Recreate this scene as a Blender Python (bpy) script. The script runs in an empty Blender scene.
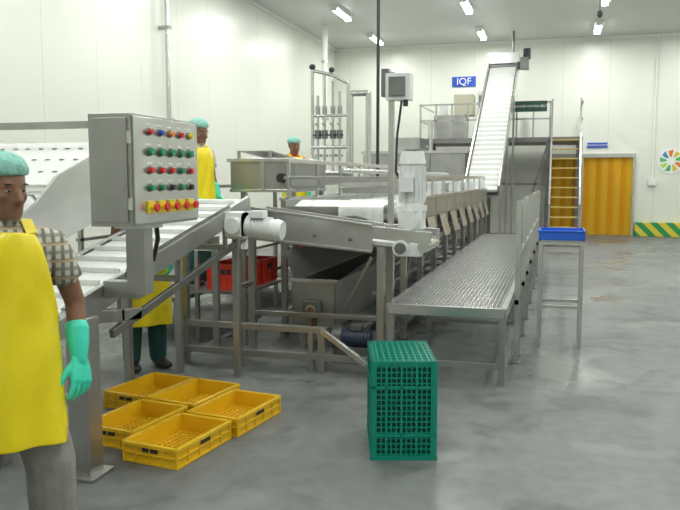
import bpy, bmesh, math, random
import numpy as np
from mathutils import Vector, Matrix, Euler
random.seed(4)
scene=bpy.context.scene
V=Vector
try: scene.view_settings.view_transform='Standard'
except Exception: pass

# ------------------------------------------------------------ materials
def newmat(name):
    m=bpy.data.materials.new(name); m.use_nodes=True
    nt=m.node_tree; return m,nt,nt.nodes['Principled BSDF']
def mat(name,col,rough=.5,metal=0.,noise=0.,nscale=6.,bump=0.,bscale=60.,spec=None,emit=None,estr=1.,trans=0.,rvar=0.,sss=0.):
    m,nt,b=newmat(name)
    c=(col[0],col[1],col[2],1)
    b.inputs['Base Color'].default_value=c
    b.inputs['Roughness'].default_value=rough
    b.inputs['Metallic'].default_value=metal
    if spec is not None: b.inputs['Specular IOR Level'].default_value=spec
    if trans: b.inputs['Transmission Weight'].default_value=trans
    if sss: b.inputs['Subsurface Weight'].default_value=sss; b.inputs['Subsurface Radius'].default_value=(.02,.008,.004); b.inputs['Subsurface Scale'].default_value=.4
    if emit: b.inputs['Emission Color'].default_value=(*emit,1); b.inputs['Emission Strength'].default_value=estr
    tc=nt.nodes.new('ShaderNodeTexCoord')
    if noise or rvar:
        n=nt.nodes.new('ShaderNodeTexNoise'); n.inputs['Scale'].default_value=nscale; n.inputs['Detail'].default_value=5
        nt.links.new(tc.outputs['Object'],n.inputs['Vector'])
        if noise:
            r=nt.nodes.new('ShaderNodeMapRange'); r.inputs[1].default_value=.3; r.inputs[2].default_value=.7
            r.inputs[3].default_value=1-noise; r.inputs[4].default_value=1+noise*.5
            nt.links.new(n.outputs['Fac'],r.inputs[0])
            mx=nt.nodes.new('ShaderNodeVectorMath'); mx.operation='SCALE'; mx.inputs[0].default_value=col
            nt.links.new(r.outputs[0],mx.inputs['Scale']); nt.links.new(mx.outputs[0],b.inputs['Base Color'])
        if rvar:
            r2=nt.nodes.new('ShaderNodeMapRange'); r2.inputs[1].default_value=.3; r2.inputs[2].default_value=.7
            r2.inputs[3].default_value=max(.05,rough-rvar); r2.inputs[4].default_value=rough+rvar
            nt.links.new(n.outputs['Fac'],r2.inputs[0]); nt.links.new(r2.outputs[0],b.inputs['Roughness'])
    if bump:
        n2=nt.nodes.new('ShaderNodeTexNoise'); n2.inputs['Scale'].default_value=bscale
        nt.links.new(tc.outputs['Object'],n2.inputs['Vector'])
        bp=nt.nodes.new('ShaderNodeBump'); bp.inputs['Strength'].default_value=bump; bp.inputs['Distance'].default_value=.01
        nt.links.new(n2.outputs['Fac'],bp.inputs['Height']); nt.links.new(bp.outputs[0],b.inputs['Normal'])
    return m
STEEL=mat('stainless_steel',(.43,.43,.415),.34,.85,noise=.16,nscale=3,rvar=.05)
STEELB=mat('bright_steel',(.61,.61,.595),.27,.85,noise=.1,nscale=4)
STEELD=mat('dull_steel',(.22,.22,.215),.45,.75,noise=.2,nscale=5)
DARK=mat('dark_rubber',(.03,.03,.032),.6)
WHITEP=mat('white_plastic',(.82,.83,.80),.4)
BELT=mat('white_belt',(.78,.79,.76),.5,noise=.06,nscale=20)
MOTOR=mat('motor_paint',(.78,.80,.80),.35)
BLUE=mat('blue_plastic',(.02,.13,.66),.35)
BLUED=mat('dark_motor_paint',(.035,.045,.085),.45)
RED=mat('red_plastic',(.80,.05,.02),.4)
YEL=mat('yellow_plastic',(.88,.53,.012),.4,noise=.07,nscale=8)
YELSHADE=mat('yellow_plastic_shaded',(.55,.33,.01),.5,noise=.12,nscale=12)  # darker copy of the yellow: shade between floor ribs painted into the colour
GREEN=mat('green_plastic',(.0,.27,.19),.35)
GREENSHADE=mat('green_plastic_shaded',(.0,.15,.105),.5)  # darkened green: the crate's shaded interior painted onto its inner panels
RUST=mat('rust',(.25,.12,.05),.8,noise=.4,nscale=25)
BTNG=mat('button_green',(.01,.30,.12),.3); BTNR=mat('button_red',(.75,.02,.02),.3)
BTNB=mat('button_black',(.02,.02,.02),.3); BTNY=mat('button_yellow',(.85,.65,.02),.3); BTNO=mat('lamp_orange',(.85,.25,.02),.3); BTNBL=mat('lamp_blue',(.03,.08,.5),.3)
CREAM=mat('cream_paint',(.66,.63,.48),.5)
STEPY=mat('stair_yellow',(.55,.42,.12),.5)
SKIN=mat('brown_skin',(.26,.13,.075),.45,noise=.12,nscale=14,sss=.12,bump=.1,bscale=90)
HAIR=mat('black_hair',(.012,.01,.009),.6)
CAP=mat('mint_hair_net',(.30,.62,.54),.85,bump=.7,bscale=70,noise=.2,nscale=30)
GLOVE=mat('mint_glove',(.05,.72,.52),.35,bump=.15,bscale=40)
APRON=mat('yellow_vinyl',(.93,.74,.01),.3,noise=.06,nscale=5,bump=.6,bscale=6)
TROU=mat('grey_trousers',(.30,.285,.265),.85,noise=.2,nscale=15,bump=.9,bscale=10)
TROUG=mat('dark_teal_trousers',(.015,.075,.07),.8,noise=.2,nscale=10,bump=.4,bscale=14)
SHIRTW=mat('cream_shirt',(.5,.47,.38),.8,bump=.3,bscale=15)
SHIRTR=mat('red_shirt',(.5,.08,.05),.8,bump=.3,bscale=15)
EYEW=mat('eye_white',(.55,.52,.48),.3); LIP=mat('lips',(.20,.07,.05),.5)
BOOT=mat('black_boot',(.02,.02,.02),.4)

def curtmat(name,col):
    m,nt,b=newmat(name); out=nt.nodes['Material Output']
    b.inputs['Base Color'].default_value=(*col,1); b.inputs['Roughness'].default_value=.15
    tr=nt.nodes.new('ShaderNodeBsdfTranslucent'); tr.inputs[0].default_value=(*col,1)
    tp=nt.nodes.new('ShaderNodeBsdfTransparent'); tp.inputs[0].default_value=(1,min(1,col[1]*1.3),col[2]*2,1)
    m1=nt.nodes.new('ShaderNodeMixShader'); m1.inputs[0].default_value=.3; nt.links.new(b.outputs[0],m1.inputs[1]); nt.links.new(tr.outputs[0],m1.inputs[2])
    m2=nt.nodes.new('ShaderNodeMixShader'); m2.inputs[0].default_value=.45; nt.links.new(m1.outputs[0],m2.inputs[1]); nt.links.new(tp.outputs[0],m2.inputs[2])
    nt.links.new(m2.outputs[0],out.inputs[0]); return m
CURT=curtmat('amber_strip',(.95,.62,.06)); CURTD=curtmat('amber_strip_deep',(.85,.48,.03))

def plaid():
    m,nt,b=newmat('plaid_shirt'); b.inputs['Roughness'].default_value=.85
    tc=nt.nodes.new('ShaderNodeTexCoord'); sp=nt.nodes.new('ShaderNodeSeparateXYZ'); nt.links.new(tc.outputs['Object'],sp.inputs[0])
    def band(out,sc,th):
        a=nt.nodes.new('ShaderNodeMath'); a.operation='MULTIPLY'; a.inputs[1].default_value=sc; nt.links.new(out,a.inputs[0])
        f=nt.nodes.new('ShaderNodeMath'); f.operation='FRACT'; nt.links.new(a.outputs[0],f.inputs[0])
        l=nt.nodes.new('ShaderNodeMath'); l.operation='LESS_THAN'; l.inputs[1].default_value=th; nt.links.new(f.outputs[0],l.inputs[0]); return l.outputs[0]
    h=band(sp.outputs[2],30,.42); v=band(sp.outputs[0],30,.42); th=band(sp.outputs[2],15,.14)
    def mix(fac,c1,c2):
        x=nt.nodes.new('ShaderNodeMix'); x.data_type='RGBA'; nt.links.new(fac,x.inputs[0])
        for i,c in ((6,c1),(7,c2)):
            if isinstance(c,tuple): x.inputs[i].default_value=(*c,1)
            else: nt.links.new(c,x.inputs[i])
        return x.outputs[2]
    c=mix(h,(.58,.55,.47),(.30,.29,.24)); c2=mix(v,c,(.20,.195,.165)); c3=mix(th,c2,(.50,.38,.24))
    nt.links.new(c3,b.inputs['Base Color']); return m
PLAID=plaid()

def wallmat(name,col,axis,step,rough=.32,lw=.012):
    m,nt,b=newmat(name); b.inputs['Roughness'].default_value=rough
    tc=nt.nodes.new('ShaderNodeTexCoord'); sp=nt.nodes.new('ShaderNodeSeparateXYZ'); nt.links.new(tc.outputs['Object'],sp.inputs[0])
    a=nt.nodes.new('ShaderNodeMath'); a.operation='DIVIDE'; a.inputs[1].default_value=step; nt.links.new(sp.outputs[axis],a.inputs[0])
    f=nt.nodes.new('ShaderNodeMath'); f.operation='FRACT'; nt.links.new(a.outputs[0],f.inputs[0])
    l=nt.nodes.new('ShaderNodeMath'); l.operation='LESS_THAN'; l.inputs[1].default_value=lw/step; nt.links.new(f.outputs[0],l.inputs[0])
    n=nt.nodes.new('ShaderNodeTexNoise'); n.inputs['Scale'].default_value=.6; n.inputs['Detail'].default_value=4; nt.links.new(tc.outputs['Object'],n.inputs['Vector'])
    r=nt.nodes.new('ShaderNodeMapRange'); r.inputs[3].default_value=.94; r.inputs[4].default_value=1.05; nt.links.new(n.outputs['Fac'],r.inputs[0])
    s=nt.nodes.new('ShaderNodeVectorMath'); s.operation='SCALE'; s.inputs[0].default_value=col; nt.links.new(r.outputs[0],s.inputs['Scale'])
    x=nt.nodes.new('ShaderNodeMix'); x.data_type='RGBA'; nt.links.new(l.outputs[0],x.inputs[0]); nt.links.new(s.outputs[0],x.inputs[6])
    x.inputs[7].default_value=(col[0]*.8,col[1]*.8,col[2]*.78,1)
    nt.links.new(x.outputs[2],b.inputs['Base Color']); return m
WALLL=wallmat('insulated_panel_side',(.80,.81,.725),1,1.2)
WALLB=wallmat('insulated_panel_end',(.78,.79,.715),0,1.2)
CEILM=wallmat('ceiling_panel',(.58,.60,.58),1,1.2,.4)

def floormat():
    m,nt,b=newmat('wet_concrete')
    tc=nt.nodes.new('ShaderNodeTexCoord')
    def noise(sc,det=6,dist=0.):
        n=nt.nodes.new('ShaderNodeTexNoise'); n.inputs['Scale'].default_value=sc; n.inputs['Detail'].default_value=det; n.inputs['Distortion'].default_value=dist
        nt.links.new(tc.outputs['Object'],n.inputs['Vector']); return n.outputs['Fac']
    n1=noise(.45,8,.4); n2=noise(9,7); n3=noise(.9,5,.8); n4=noise(1.7,8,1.2)
    def ramp(src,p0,c0,p1,c1):
        cr=nt.nodes.new('ShaderNodeValToRGB'); e=cr.color_ramp.elements
        e[0].position=p0; e[0].color=(*c0,1); e[1].position=p1; e[1].color=(*c1,1); nt.links.new(src,cr.inputs[0]); return cr.outputs[0]
    def mul(a,c):
        x=nt.nodes.new('ShaderNodeMix'); x.data_type='RGBA'; x.blend_type='MULTIPLY'; x.inputs[0].default_value=1
        nt.links.new(a,x.inputs[6]); nt.links.new(c,x.inputs[7]); return x.outputs[2]
    c=ramp(n1,.35,(.145,.153,.149),.65,(.215,.222,.215))
    c=mul(c,ramp(n2,.3,(.87,.87,.87),.7,(1.07,1.07,1.07)))
    c=mul(c,ramp(n4,.34,(.70,.70,.70),.47,(1,1,1)))
    nt.links.new(c,b.inputs['Base Color'])
    r=nt.nodes.new('ShaderNodeMapRange'); r.inputs[1].default_value=.34; r.inputs[2].default_value=.50; r.inputs[3].default_value=.24; r.inputs[4].default_value=.54
    nt.links.new(n3,r.inputs[0]); nt.links.new(r.outputs[0],b.inputs['Roughness'])
    b.inputs['Specular IOR Level'].default_value=.38
    bp=nt.nodes.new('ShaderNodeBump'); bp.inputs['Strength'].default_value=.06; bp.inputs['Distance'].default_value=.01
    nt.links.new(n2,bp.inputs['Height']); nt.links.new(bp.outputs[0],b.inputs['Normal'])
    return m
FLOORM=floormat()
def hazard():
    m,nt,b=newmat('hazard_stripe'); b.inputs['Roughness'].default_value=.5
    tc=nt.nodes.new('ShaderNodeTexCoord'); sp=nt.nodes.new('ShaderNodeSeparateXYZ'); nt.links.new(tc.outputs['Object'],sp.inputs[0])
    ad=nt.nodes.new('ShaderNodeMath'); ad.operation='ADD'; nt.links.new(sp.outputs[0],ad.inputs[0]); nt.links.new(sp.outputs[2],ad.inputs[1])
    a=nt.nodes.new('ShaderNodeMath'); a.operation='MULTIPLY'; a.inputs[1].default_value=2.6; nt.links.new(ad.outputs[0],a.inputs[0])
    f=nt.nodes.new('ShaderNodeMath'); f.operation='FRACT'; nt.links.new(a.outputs[0],f.inputs[0])
    l=nt.nodes.new('ShaderNodeMath'); l.operation='LESS_THAN'; l.inputs[1].default_value=.5; nt.links.new(f.outputs[0],l.inputs[0])
    x=nt.nodes.new('ShaderNodeMix'); x.data_type='RGBA'; nt.links.new(l.outputs[0],x.inputs[0])
    x.inputs[6].default_value=(.75,.6,.04,1); x.inputs[7].default_value=(.02,.30,.10,1)
    nt.links.new(x.outputs[2],b.inputs['Base Color']); return m
HAZ=hazard()

# ------------------------------------------------------------ mesh builder
class B:
    def __init__(s,name): s.name=name; s.bm=bmesh.new(); s.mats=[]
    def mi(s,m):
        if m not in s.mats: s.mats.append(m)
        return s.mats.index(m)
    def faces(s,verts,faces,m,smooth=False):
        vs=[s.bm.verts.new(v) for v in verts]; i=s.mi(m)
        for f in faces:
            try:
                fc=s.bm.faces.new([vs[k] for k in f]); fc.material_index=i; fc.smooth=smooth
            except ValueError: pass
    def box(s,c,size,m,rot=None):
        c=V(c); h=V(size)/2; R=rot if rot is not None else Matrix.Identity(3)
        vs=[c+R@V((h.x*x,h.y*y,h.z*z)) for x in(-1,1) for y in(-1,1) for z in(-1,1)]
        s.faces(vs,[(0,1,3,2),(4,6,7,5),(0,4,5,1),(2,3,7,6),(0,2,6,4),(1,5,7,3)],m)
    def bb(s,x0,x1,y0,y1,z0,z1,m): s.box(((x0+x1)/2,(y0+y1)/2,(z0+z1)/2),(abs(x1-x0),abs(y1-y0),abs(z1-z0)),m)
    def bar(s,p1,p2,w,h,m,up=(0,0,1)):
        p1=V(p1);p2=V(p2); t=(p2-p1); L=t.length; t.normalize(); u=V(up)
        if abs(t.dot(u))>.98: u=V((0,1,0))
        sd=t.cross(u).normalized(); u2=sd.cross(t)
        R=Matrix((sd,t,u2)).transposed()
        s.box((p1+p2)/2,(w,L,h),m,R)
    def cyl(s,p1,p2,r,m,n=14,r2=None):
        p1=V(p1);p2=V(p2); r2=r if r2 is None else r2
        t=(p2-p1).normalized(); ref=V((0,0,1)) if abs(t.z)<.9 else V((1,0,0))
        u=t.cross(ref).normalized(); v=t.cross(u)
        vs=[];
        for p,rr in((p1,r),(p2,r2)):
            for k in range(n):
                a=2*math.pi*k/n; vs.append(p+u*math.cos(a)*rr+v*math.sin(a)*rr)
        s.faces(vs,[(k,(k+1)%n,n+(k+1)%n,n+k) for k in range(n)],m,True)
        s.faces(vs[:n],[tuple(range(n))],m); s.faces(vs[n:],[tuple(range(n))],m)
    def sph(s,c,r,m,n=12):
        r=(r,r,r) if not hasattr(r,'__len__') else r
        vs=[];fs=[];c=V(c); rings=n//2
        for i in range(rings+1):
            ph=math.pi*i/rings
            for k in range(n):
                a=2*math.pi*k/n; vs.append(c+V((r[0]*math.sin(ph)*math.cos(a),r[1]*math.sin(ph)*math.sin(a),r[2]*math.cos(ph))))
        for i in range(rings):
            for k in range(n): fs.append((i*n+k,i*n+(k+1)%n,(i+1)*n+(k+1)%n,(i+1)*n+k))
        s.faces(vs,fs,m,True)
    def path(s,pts,r,m):
        for a,b in zip(pts,pts[1:]): s.cyl(a,b,r,m,10)
        for p in pts[1:-1]: s.sph(p,r,m,10)
    def prism(s,pts,off,m):
        n=len(pts); a=[V(p) for p in pts]; b=[p+V(off) for p in a]
        s.faces(a+b,[tuple(range(n)),tuple(range(2*n-1,n-1,-1))]+[(k,(k+1)%n,n+(k+1)%n,n+k) for k in range(n)],m)
    def done(s,bevel=0,loc=None,rotz=0,parent=None):
        bmesh.ops.recalc_face_normals(s.bm,faces=s.bm.faces)
        me=bpy.data.meshes.new(s.name); s.bm.to_mesh(me); s.bm.free()
        for m in s.mats: me.materials.append(m)
        o=bpy.data.objects.new(s.name,me); scene.collection.objects.link(o)
        if bevel:
            md=o.modifiers.new('bevel','BEVEL'); md.width=bevel; md.segments=2; md.limit_method='ANGLE'
        if loc is not None: o.location=loc
        o.rotation_euler=(0,0,rotz)
        if parent: o.parent=parent
        return o
def text(body,loc,size,m,parent,rot=(math.pi/2,0,0)):
    cu=bpy.data.curves.new('lettering','FONT'); cu.body=body; cu.size=size; cu.extrude=.004; cu.align_x='CENTER'; cu.align_y='CENTER'
    cu.materials.append(m); o=bpy.data.objects.new('lettering',cu); scene.collection.objects.link(o); o.location=loc; o.rotation_euler=rot; o.parent=parent; return o

# ------------------------------------------------------------ room
XL,XR,Y0,Y1,H=-6.45,6.0,-3.0,21.6,5.3
b=B('floor'); b.bb(XL-.2,XR+.2,Y0-.2,Y1+.2,-.1,0,FLOORM); b.done()
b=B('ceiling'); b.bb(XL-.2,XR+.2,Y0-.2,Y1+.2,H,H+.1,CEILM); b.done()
b=B('wall_left'); b.bb(XL-.1,XL,Y0,Y1,0,H,WALLL); b.done()
b=B('wall_right'); b.bb(XR,XR+.1,Y0,Y1,0,H,WALLL); b.done()
b=B('wall_back'); b.bb(XL,XR,Y1,Y1+.1,0,H,WALLB); b.done()
b=B('wall_front'); b.bb(XL,XR,Y0-.1,Y0,0,H,WALLB); b.done()
b=B('baseboard_back'); b.bb(1.95,XR,Y1-.18,Y1,0,.37,HAZ); b.done(.01)
b=B('baseboard_left'); b.bb(XL,XL+.12,Y0,Y1,0,.25,WHITEP); b.done()
b=B('trim_1'); b.bb(XL,XL+.06,Y0,Y1,H-.06,H,WHITEP); b.bb(XL,XR,Y1-.06,Y1,H-.06,H,WHITEP); b.done()

def curtain(name,x0,x1,h):
    b=B(name)
    n=int((x1-x0)/.15); w=(x1-x0)/n
    for i in range(n):
        cx=x0+w*(i+.5); hw=w*.62; yb=Y1-.05-.012*(i%2); a=random.uniform(-.10,.10); m=CURT if i%2 else CURTD
        pts=[(-1,0),(-.5,-.006),(0,-.009),(.5,-.006),(1,0)]
        vs=[]
        for z in(.02,h):
            sw=random.uniform(-.01,.01) if z<1 else 0
            for u,v in pts: vs.append((cx+u*hw+sw,yb+v+a*u*hw,z))
        b.faces(vs,[(k,k+1,k+6,k+5) for k in range(4)],m,True)
    b.bb(x0-.06,x0,Y1-.1,Y1-.001,0,h+.08,STEELB); b.bb(x1,x1+.06,Y1-.1,Y1-.001,0,h+.08,STEELB); b.bb(x0-.06,x1+.06,Y1-.12,Y1-.001,h,h+.1,STEELB)
    return b.done()
curtain('door_1',.6,1.86,2.1)
curtain('door_2',-.3,.47,2.1)

# signs
WH=mat('sign_white',(.85,.85,.85),.5)
b=B('wall_sign'); b.bb(-3.0,-2.34,Y1-.03,Y1-.001,4.1,4.38,mat('sign_blue',(.02,.08,.5),.5)); o=b.done(); text('IQF',(-2.67,Y1-.036,4.24),.27,WH,o)
b=B('door_sign'); b.bb(.68,1.2,Y1-.03,Y1-.001,2.36,2.5,bpy.data.materials['sign_blue']); o=b.done(); text('PACKING ROOM',(.94,Y1-.036,2.43),.07,WH,o)
b=B('light_switch_box'); b.bb(2.25,2.45,Y1-.08,Y1-.001,1.35,1.52,WHITEP); b.cyl((2.35,Y1-.04,1.52),(2.35,Y1-.04,H),.012,WHITEP,8); b.done(.006)
b=B('round_wall_emblem'); b.cyl((2.8,Y1-.001,2.0),(2.8,Y1-.015,2.0),.34,WH,32)
cols=[(.05,.45,.12),(.7,.55,.05),(.75,.2,.03),(.03,.25,.5),(.1,.5,.2),(.5,.7,.1)]
for i in range(9):
    a=i/9*2*math.pi; c=cols[i%6]; m=mat('emblem_%d'%i,c,.5)
    b.prism([(2.8+.3*math.cos(a+q)*rr,Y1-.016,2.0+.3*math.sin(a+q)*rr) for q,rr in((0,1),(.45,.9),(.5,.5),(.1,.3))],(0,-.004,0),m)
b.done()

# ceiling lamps
LAMP=mat('lamp_tube',(1,1,1),.4,emit=(.9,.97,1),estr=14)
for yy in (20,16.7,13.4,10.1,6.8,3.5,.2):
    for xx in(-4.85,-2.05,.8,3.7):
        b=B('ceiling_lamp'); b.bb(xx-.1,xx+.1,yy-.62,yy+.62,H-.06,H,WHITEP)
        b.cyl((xx-.04,yy-.58,H-.085),(xx-.04,yy+.58,H-.085),.018,LAMP,8); b.cyl((xx+.04,yy-.58,H-.085),(xx+.04,yy+.58,H-.085),.018,LAMP,8)
        b.bb(xx-.08,xx+.08,yy-.62,yy-.59,H-.12,H-.06,WHITEP); b.bb(xx-.08,xx+.08,yy+.59,yy+.62,H-.12,H-.06,WHITEP)
        o=b.done()
        l=bpy.data.lights.new('tube_light','AREA'); l.shape='RECTANGLE'; l.size=.3; l.size_y=1.2; l.energy=47 if yy>8 else 37; l.color=(.97,1,.955)
        lo=bpy.data.objects.new('tube_light',l); lo.location=(xx,yy,H-.13); scene.collection.objects.link(lo); lo.parent=o
w=bpy.data.worlds.new('world'); scene.world=w; w.use_nodes=True; w.node_tree.nodes['Background'].inputs[0].default_value=(.8,.9,1,1); w.node_tree.nodes['Background'].inputs[1].default_value=.3

# pipes
b=B('wall_pipe'); b.cyl((-6.3,11.4,0),(-6.3,11.4,H),.04,STEELB); [b.bb(-6.45,-6.24,11.36,11.44,z,z+.05,STEEL) for z in(1,2.5,4)]; b.done()
b=B('refrigerant_pipe'); b.cyl((-5.7,18.2,0),(-5.7,18.2,H),.07,WHITEP); [b.cyl((-5.7,18.2,z),(-5.7,18.2,z+.06),.09,STEELB) for z in(1,3,4.4)]; b.done()
b=B('ceiling_conduit'); b.cyl((.62,15,4.6),(.62,15,H),.02,STEELD,8); b.sph((.62,15,4.56),(.05,.05,.07),DARK); b.done()
b=B('ceiling_conduit'); b.cyl((-1.25,20.2,4.55),(-1.25,20.2,H),.03,STEELD,8); b.bb(-1.33,-1.17,20.13,20.27,4.4,4.56,DARK); b.done()

# ------------------------------------------------------------ control panel
b=B('control_panel_cabinet')
px0,px1,py0,py1,pz0,pz1=-2.28,-2.04,3.3,4.0,1.305,1.87
b.bb(px0,px1,py0,py1,pz0,pz1,STEEL)
b.bb(px1,px1+.012,py0+.012,py1-.012,pz0+.012,pz1-.012,STEELB)
rows=[(1.785,.014,[BTNR,BTNBL,BTNO,BTNR,BTNY]),(1.685,.019,[BTNG]*5),(1.59,.015,[BTNR,BTNR,BTNR,BTNG,BTNR]),(1.50,.015,[BTNG,BTNG,BTNB,BTNG,BTNB])]
for z,r,ms in rows:
    for i,m in enumerate(ms):
        y=py0+.15+i*.108
        b.cyl((px1+.01,y,z),(px1+.02,y,z),r+.006,STEELD); b.cyl((px1+.018,y,z),(px1+.038,y,z),r,m)
        b.bb(px1+.01,px1+.014,y-.022,y+.022,z+.030,z+.040,WHITEP)
for i in range(5):
    y=py0+.15+i*.108; z=1.40
    b.box((px1+.018,y,z),(.012,.066,.066),BTNY); b.cyl((px1+.02,y,z),(px1+.045,y,z),.014,BTNY); b.cyl((px1+.045,y,z),(px1+.06,y,z),.021,BTNR)
for z in(1.42,1.75): b.cyl((px1-.01,py0+.0,z-.03),(px1-.01,py0,z+.03),.012,STEELB)
b.box((-2.16,py0-.006,1.588),(.2,.008,.52),STEEL)
b.bb(-2.21,-2.10,3.5,3.59,.93,1.305,STEEL)
b.bb(-2.25,-2.06,3.46,3.63,1.285,1.305,STEELB)
b.bar((-2.155,3.55,.95),(-2.36,3.55,.95),.09,.09,STEEL)
b.path([(-2.22,3.6,1.31),(-2.24,3.62,1.15),(-2.33,3.7,1.0)],.016,DARK)
b.path([(-2.2,3.8,1.31),(-2.22,3.85,1.2),(-2.34,4.0,1.06)],.014,DARK)
b.done(.006)

# ------------------------------------------------------------ inclined feed conveyor
b=B('inclined_feed_conveyor')
def zc(y): return .88+.215*(y-3.4)
for x in(-2.88,-2.38):
    b.bar((x,3.2,zc(3.2)),(x,5.55,zc(5.55)),.035,.13,STEEL)
    b.bar((x,3.6,zc(3.6)-.24),(x,5.5,zc(5.5)-.24),.03,.05,STEELD)
    for y in(3.7,4.4,5.1): b.bar((x,y,zc(y)-.22),(x,y,zc(y)),.03,.03,STEEL)
    b.bar((x,3.2,zc(3.2)),(x,3.9,zc(3.9)-.24),.03,.07,STEEL)
    for y in (5.3,): b.bb(x-.025,x+.025,y-.025,y+.025,0,zc(y),STEEL)
b.faces([(-2.85,3.2,zc(3.2)+.05),(-2.41,3.2,zc(3.2)+.05),(-2.41,5.5,zc(5.5)+.05),(-2.85,5.5,zc(5.5)+.05)],[(0,1,2,3)],BELT)
b.faces([(-2.85,3.2,zc(3.2)-.05),(-2.41,3.2,zc(3.2)-.05),(-2.41,5.5,zc(5.5)-.05),(-2.85,5.5,zc(5.5)-.05)],[(0,1,2,3)],BELT)
for i in range(11):
    y=3.35+i*.2; b.bar((-2.85,y,zc(y)+.065),(-2.41,y,zc(y)+.065),.012,.03,BELT)
for y in(3.2,5.5): b.cyl((-2.87,y,zc(y)),(-2.39,y,zc(y)),.05,WHITEP)
for y in(3.9,4.5,5.2): b.bar((-2.88,y,zc(y)-.24),(-2.38,y,zc(y)-.24),.04,.04,STEEL)
b.bb(-2.40,-2.28,3.22,3.34,0,.84,STEEL); b.bb(-2.44,-2.24,3.18,3.38,0,.02,STEEL)
b.bb(-2.94,-2.84,3.22,3.32,0,.84,STEEL)
b.bar((-2.34,3.28,.86),(-2.36,3.05,.80),.07,.1,STEEL)
b.bar((-2.89,3.27,.4),(-2.34,3.28,.4),.05,.05,STEEL)
b.path([(-2.36,3.1,.85),(-2.38,3.0,1.0),(-2.42,3.05,1.12),(-2.45,3.3,1.18)],.03,STEEL)
b.faces([(-2.39,4.1,zc(4.1)+.06),(-2.39,5.2,zc(5.2)+.06),(-2.36,5.2,zc(5.2)+.10),(-2.36,4.1,zc(4.1)+.10)],[(0,1,2,3)],STEELB)
mz=1.20; my_=5.15
b.box((-2.30,my_,mz+.01),(.13,.17,.18),MOTOR); b.cyl((-2.36,my_,mz),(-2.235,my_,mz),.105,MOTOR,20)
b.cyl((-2.22,my_,mz),(-1.99,my_,mz-.03),.074,MOTOR,22)
for i in range(8):
    x=-2.2+i*.024; b.cyl((x,my_,mz-.003*i),(x+.008,my_,mz-.003*i),.083,MOTOR,22)
b.cyl((-1.99,my_,mz-.03),(-1.94,my_,mz-.035),.083,MOTOR,22,r2=.07); b.box((-2.12,my_-.03,mz+.085),(.11,.1,.055),MOTOR)
b.cyl((-2.30,my_-.11,mz),(-2.30,my_-.08,mz),.06,MOTOR)
b.done(.004)

# ------------------------------------------------------------ hopper with sloping white trays
b=B('sloping_inspection_hopper')
hx0,hx1=-4.6,-2.97
def slope(y0,z0,y1,z1,m=BELT,th=.02):
    b.bar(((hx0+hx1)/2,y0,z0),((hx0+hx1)/2,y1,z1),hx1-hx0-.06,th,m)
slope(4.75,1.80,3.95,1.50); slope(3.98,1.46,3.78,1.30); slope(3.8,1.28,3.5,1.18); slope(3.5,1.18,3.42,1.10,STEEL)
for x in(hx0,hx1):
    b.prism([(x-.012,4.8,1.86),(x-.012,4.8,1.4),(x-.012,3.42,1.0),(x-.012,3.38,1.2),(x-.012,3.75,1.4),(x-.012,3.95,1.56)],(.024,0,0),STEELB)
    for y in(3.5,4.7): b.bb(x-.025,x+.025,y-.025,y+.025,0,1.2 if y<4 else 1.95,STEEL)
b.bar((hx0,4.72,1.93),(hx1,4.72,1.93),.05,.05,STEEL)
b.bar((hx0,3.45,.5),(hx1,3.45,.5),.04,.04,STEEL)
b.bar((hx0,3.40,1.10),(hx1,3.40,1.10),.06,.14,STEEL)
for i in range(14):
    for j in range(3):
        x=hx0+.15+i*.11; y=4.6-j*.22; z=1.80-(4.75-y)*.375+.013
        b.cyl((x,y,z),(x,y,z+.003),.018,STEELD,10)
for x in(-3.15,-3.45,-3.8): b.path([(x,3.86,1.40),(x,3.80,1.45),(x+.12,3.80,1.45),(x+.12,3.86,1.40)],.01,STEELB)
for i in range(8): b.bar((hx0+.2+i*.19,3.97,1.455),(hx0+.2+i*.19,3.80,1.32),.012,.03,STEELB)
b.done()

# ------------------------------------------------------------ cross conveyor + vertical gear motor
b=B('cross_discharge_conveyor')
b.prism([(-2.48,5.78,1.30),(-1.42,5.78,1.17),(-1.42,5.78,.97),(-2.62,5.78,1.07),(-2.62,5.78,1.18)],(0,.03,0),STEELB)
b.prism([(-2.48,6.19,1.30),(-1.42,6.19,1.17),(-1.42,6.19,.97),(-2.62,6.19,1.07),(-2.62,6.19,1.18)],(0,.03,0),STEEL)
b.bar((-2.6,6.0,1.13),(-1.0,6.0,1.0),.38,.03,BELT)
b.bar((-1.42,5.8,1.12),(-.95,5.8,1.08),.04,.10,STEELB); b.bar((-1.42,6.2,1.12),(-.95,6.2,1.08),.04,.10,STEELB)
b.bar((-2.46,5.77,1.305),(-1.42,5.77,1.175),.05,.02,STEEL)
b.bar((-2.6,5.77,1.065),(-1.42,5.77,.965),.05,.02,STEEL)
for x in(-2.62,-1.36):
    for y in(5.84,6.18): b.bb(x-.03,x+.03,y-.03,y+.03,0,1.1 if x<-2 else 1.0,STEEL)
b.bar((-2.62,6.18,.35),(-1.36,6.18,.35),.04,.04,STEEL); b.bar((-2.62,5.84,.62),(-2.62,6.18,.62),.04,.04,STEEL)
b.cyl((-1.0,5.74,1.02),(-1.0,6.24,1.02),.05,STEELB)
for x in(-2.3,-1.9,-1.6): b.cyl((x,5.765,1.12-(x+2.3)*.09),(x,5.78,1.12-(x+2.3)*.09),.014,STEELD,10)
b.bb(-1.345,-1.30,6.0,6.045,1.1,2.4,STEELB)
b.bb(-1.36,-1.16,5.95,6.09,2.17,2.38,MOTOR); b.bb(-1.33,-1.2,5.93,5.95,2.2,2.35,STEELD); b.cyl((-1.2,5.98,2.12),(-1.2,5.98,2.17),.02,DARK)
b.bb(-1.40,-1.34,5.97,6.06,2.2,2.42,STEELD)
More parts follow.
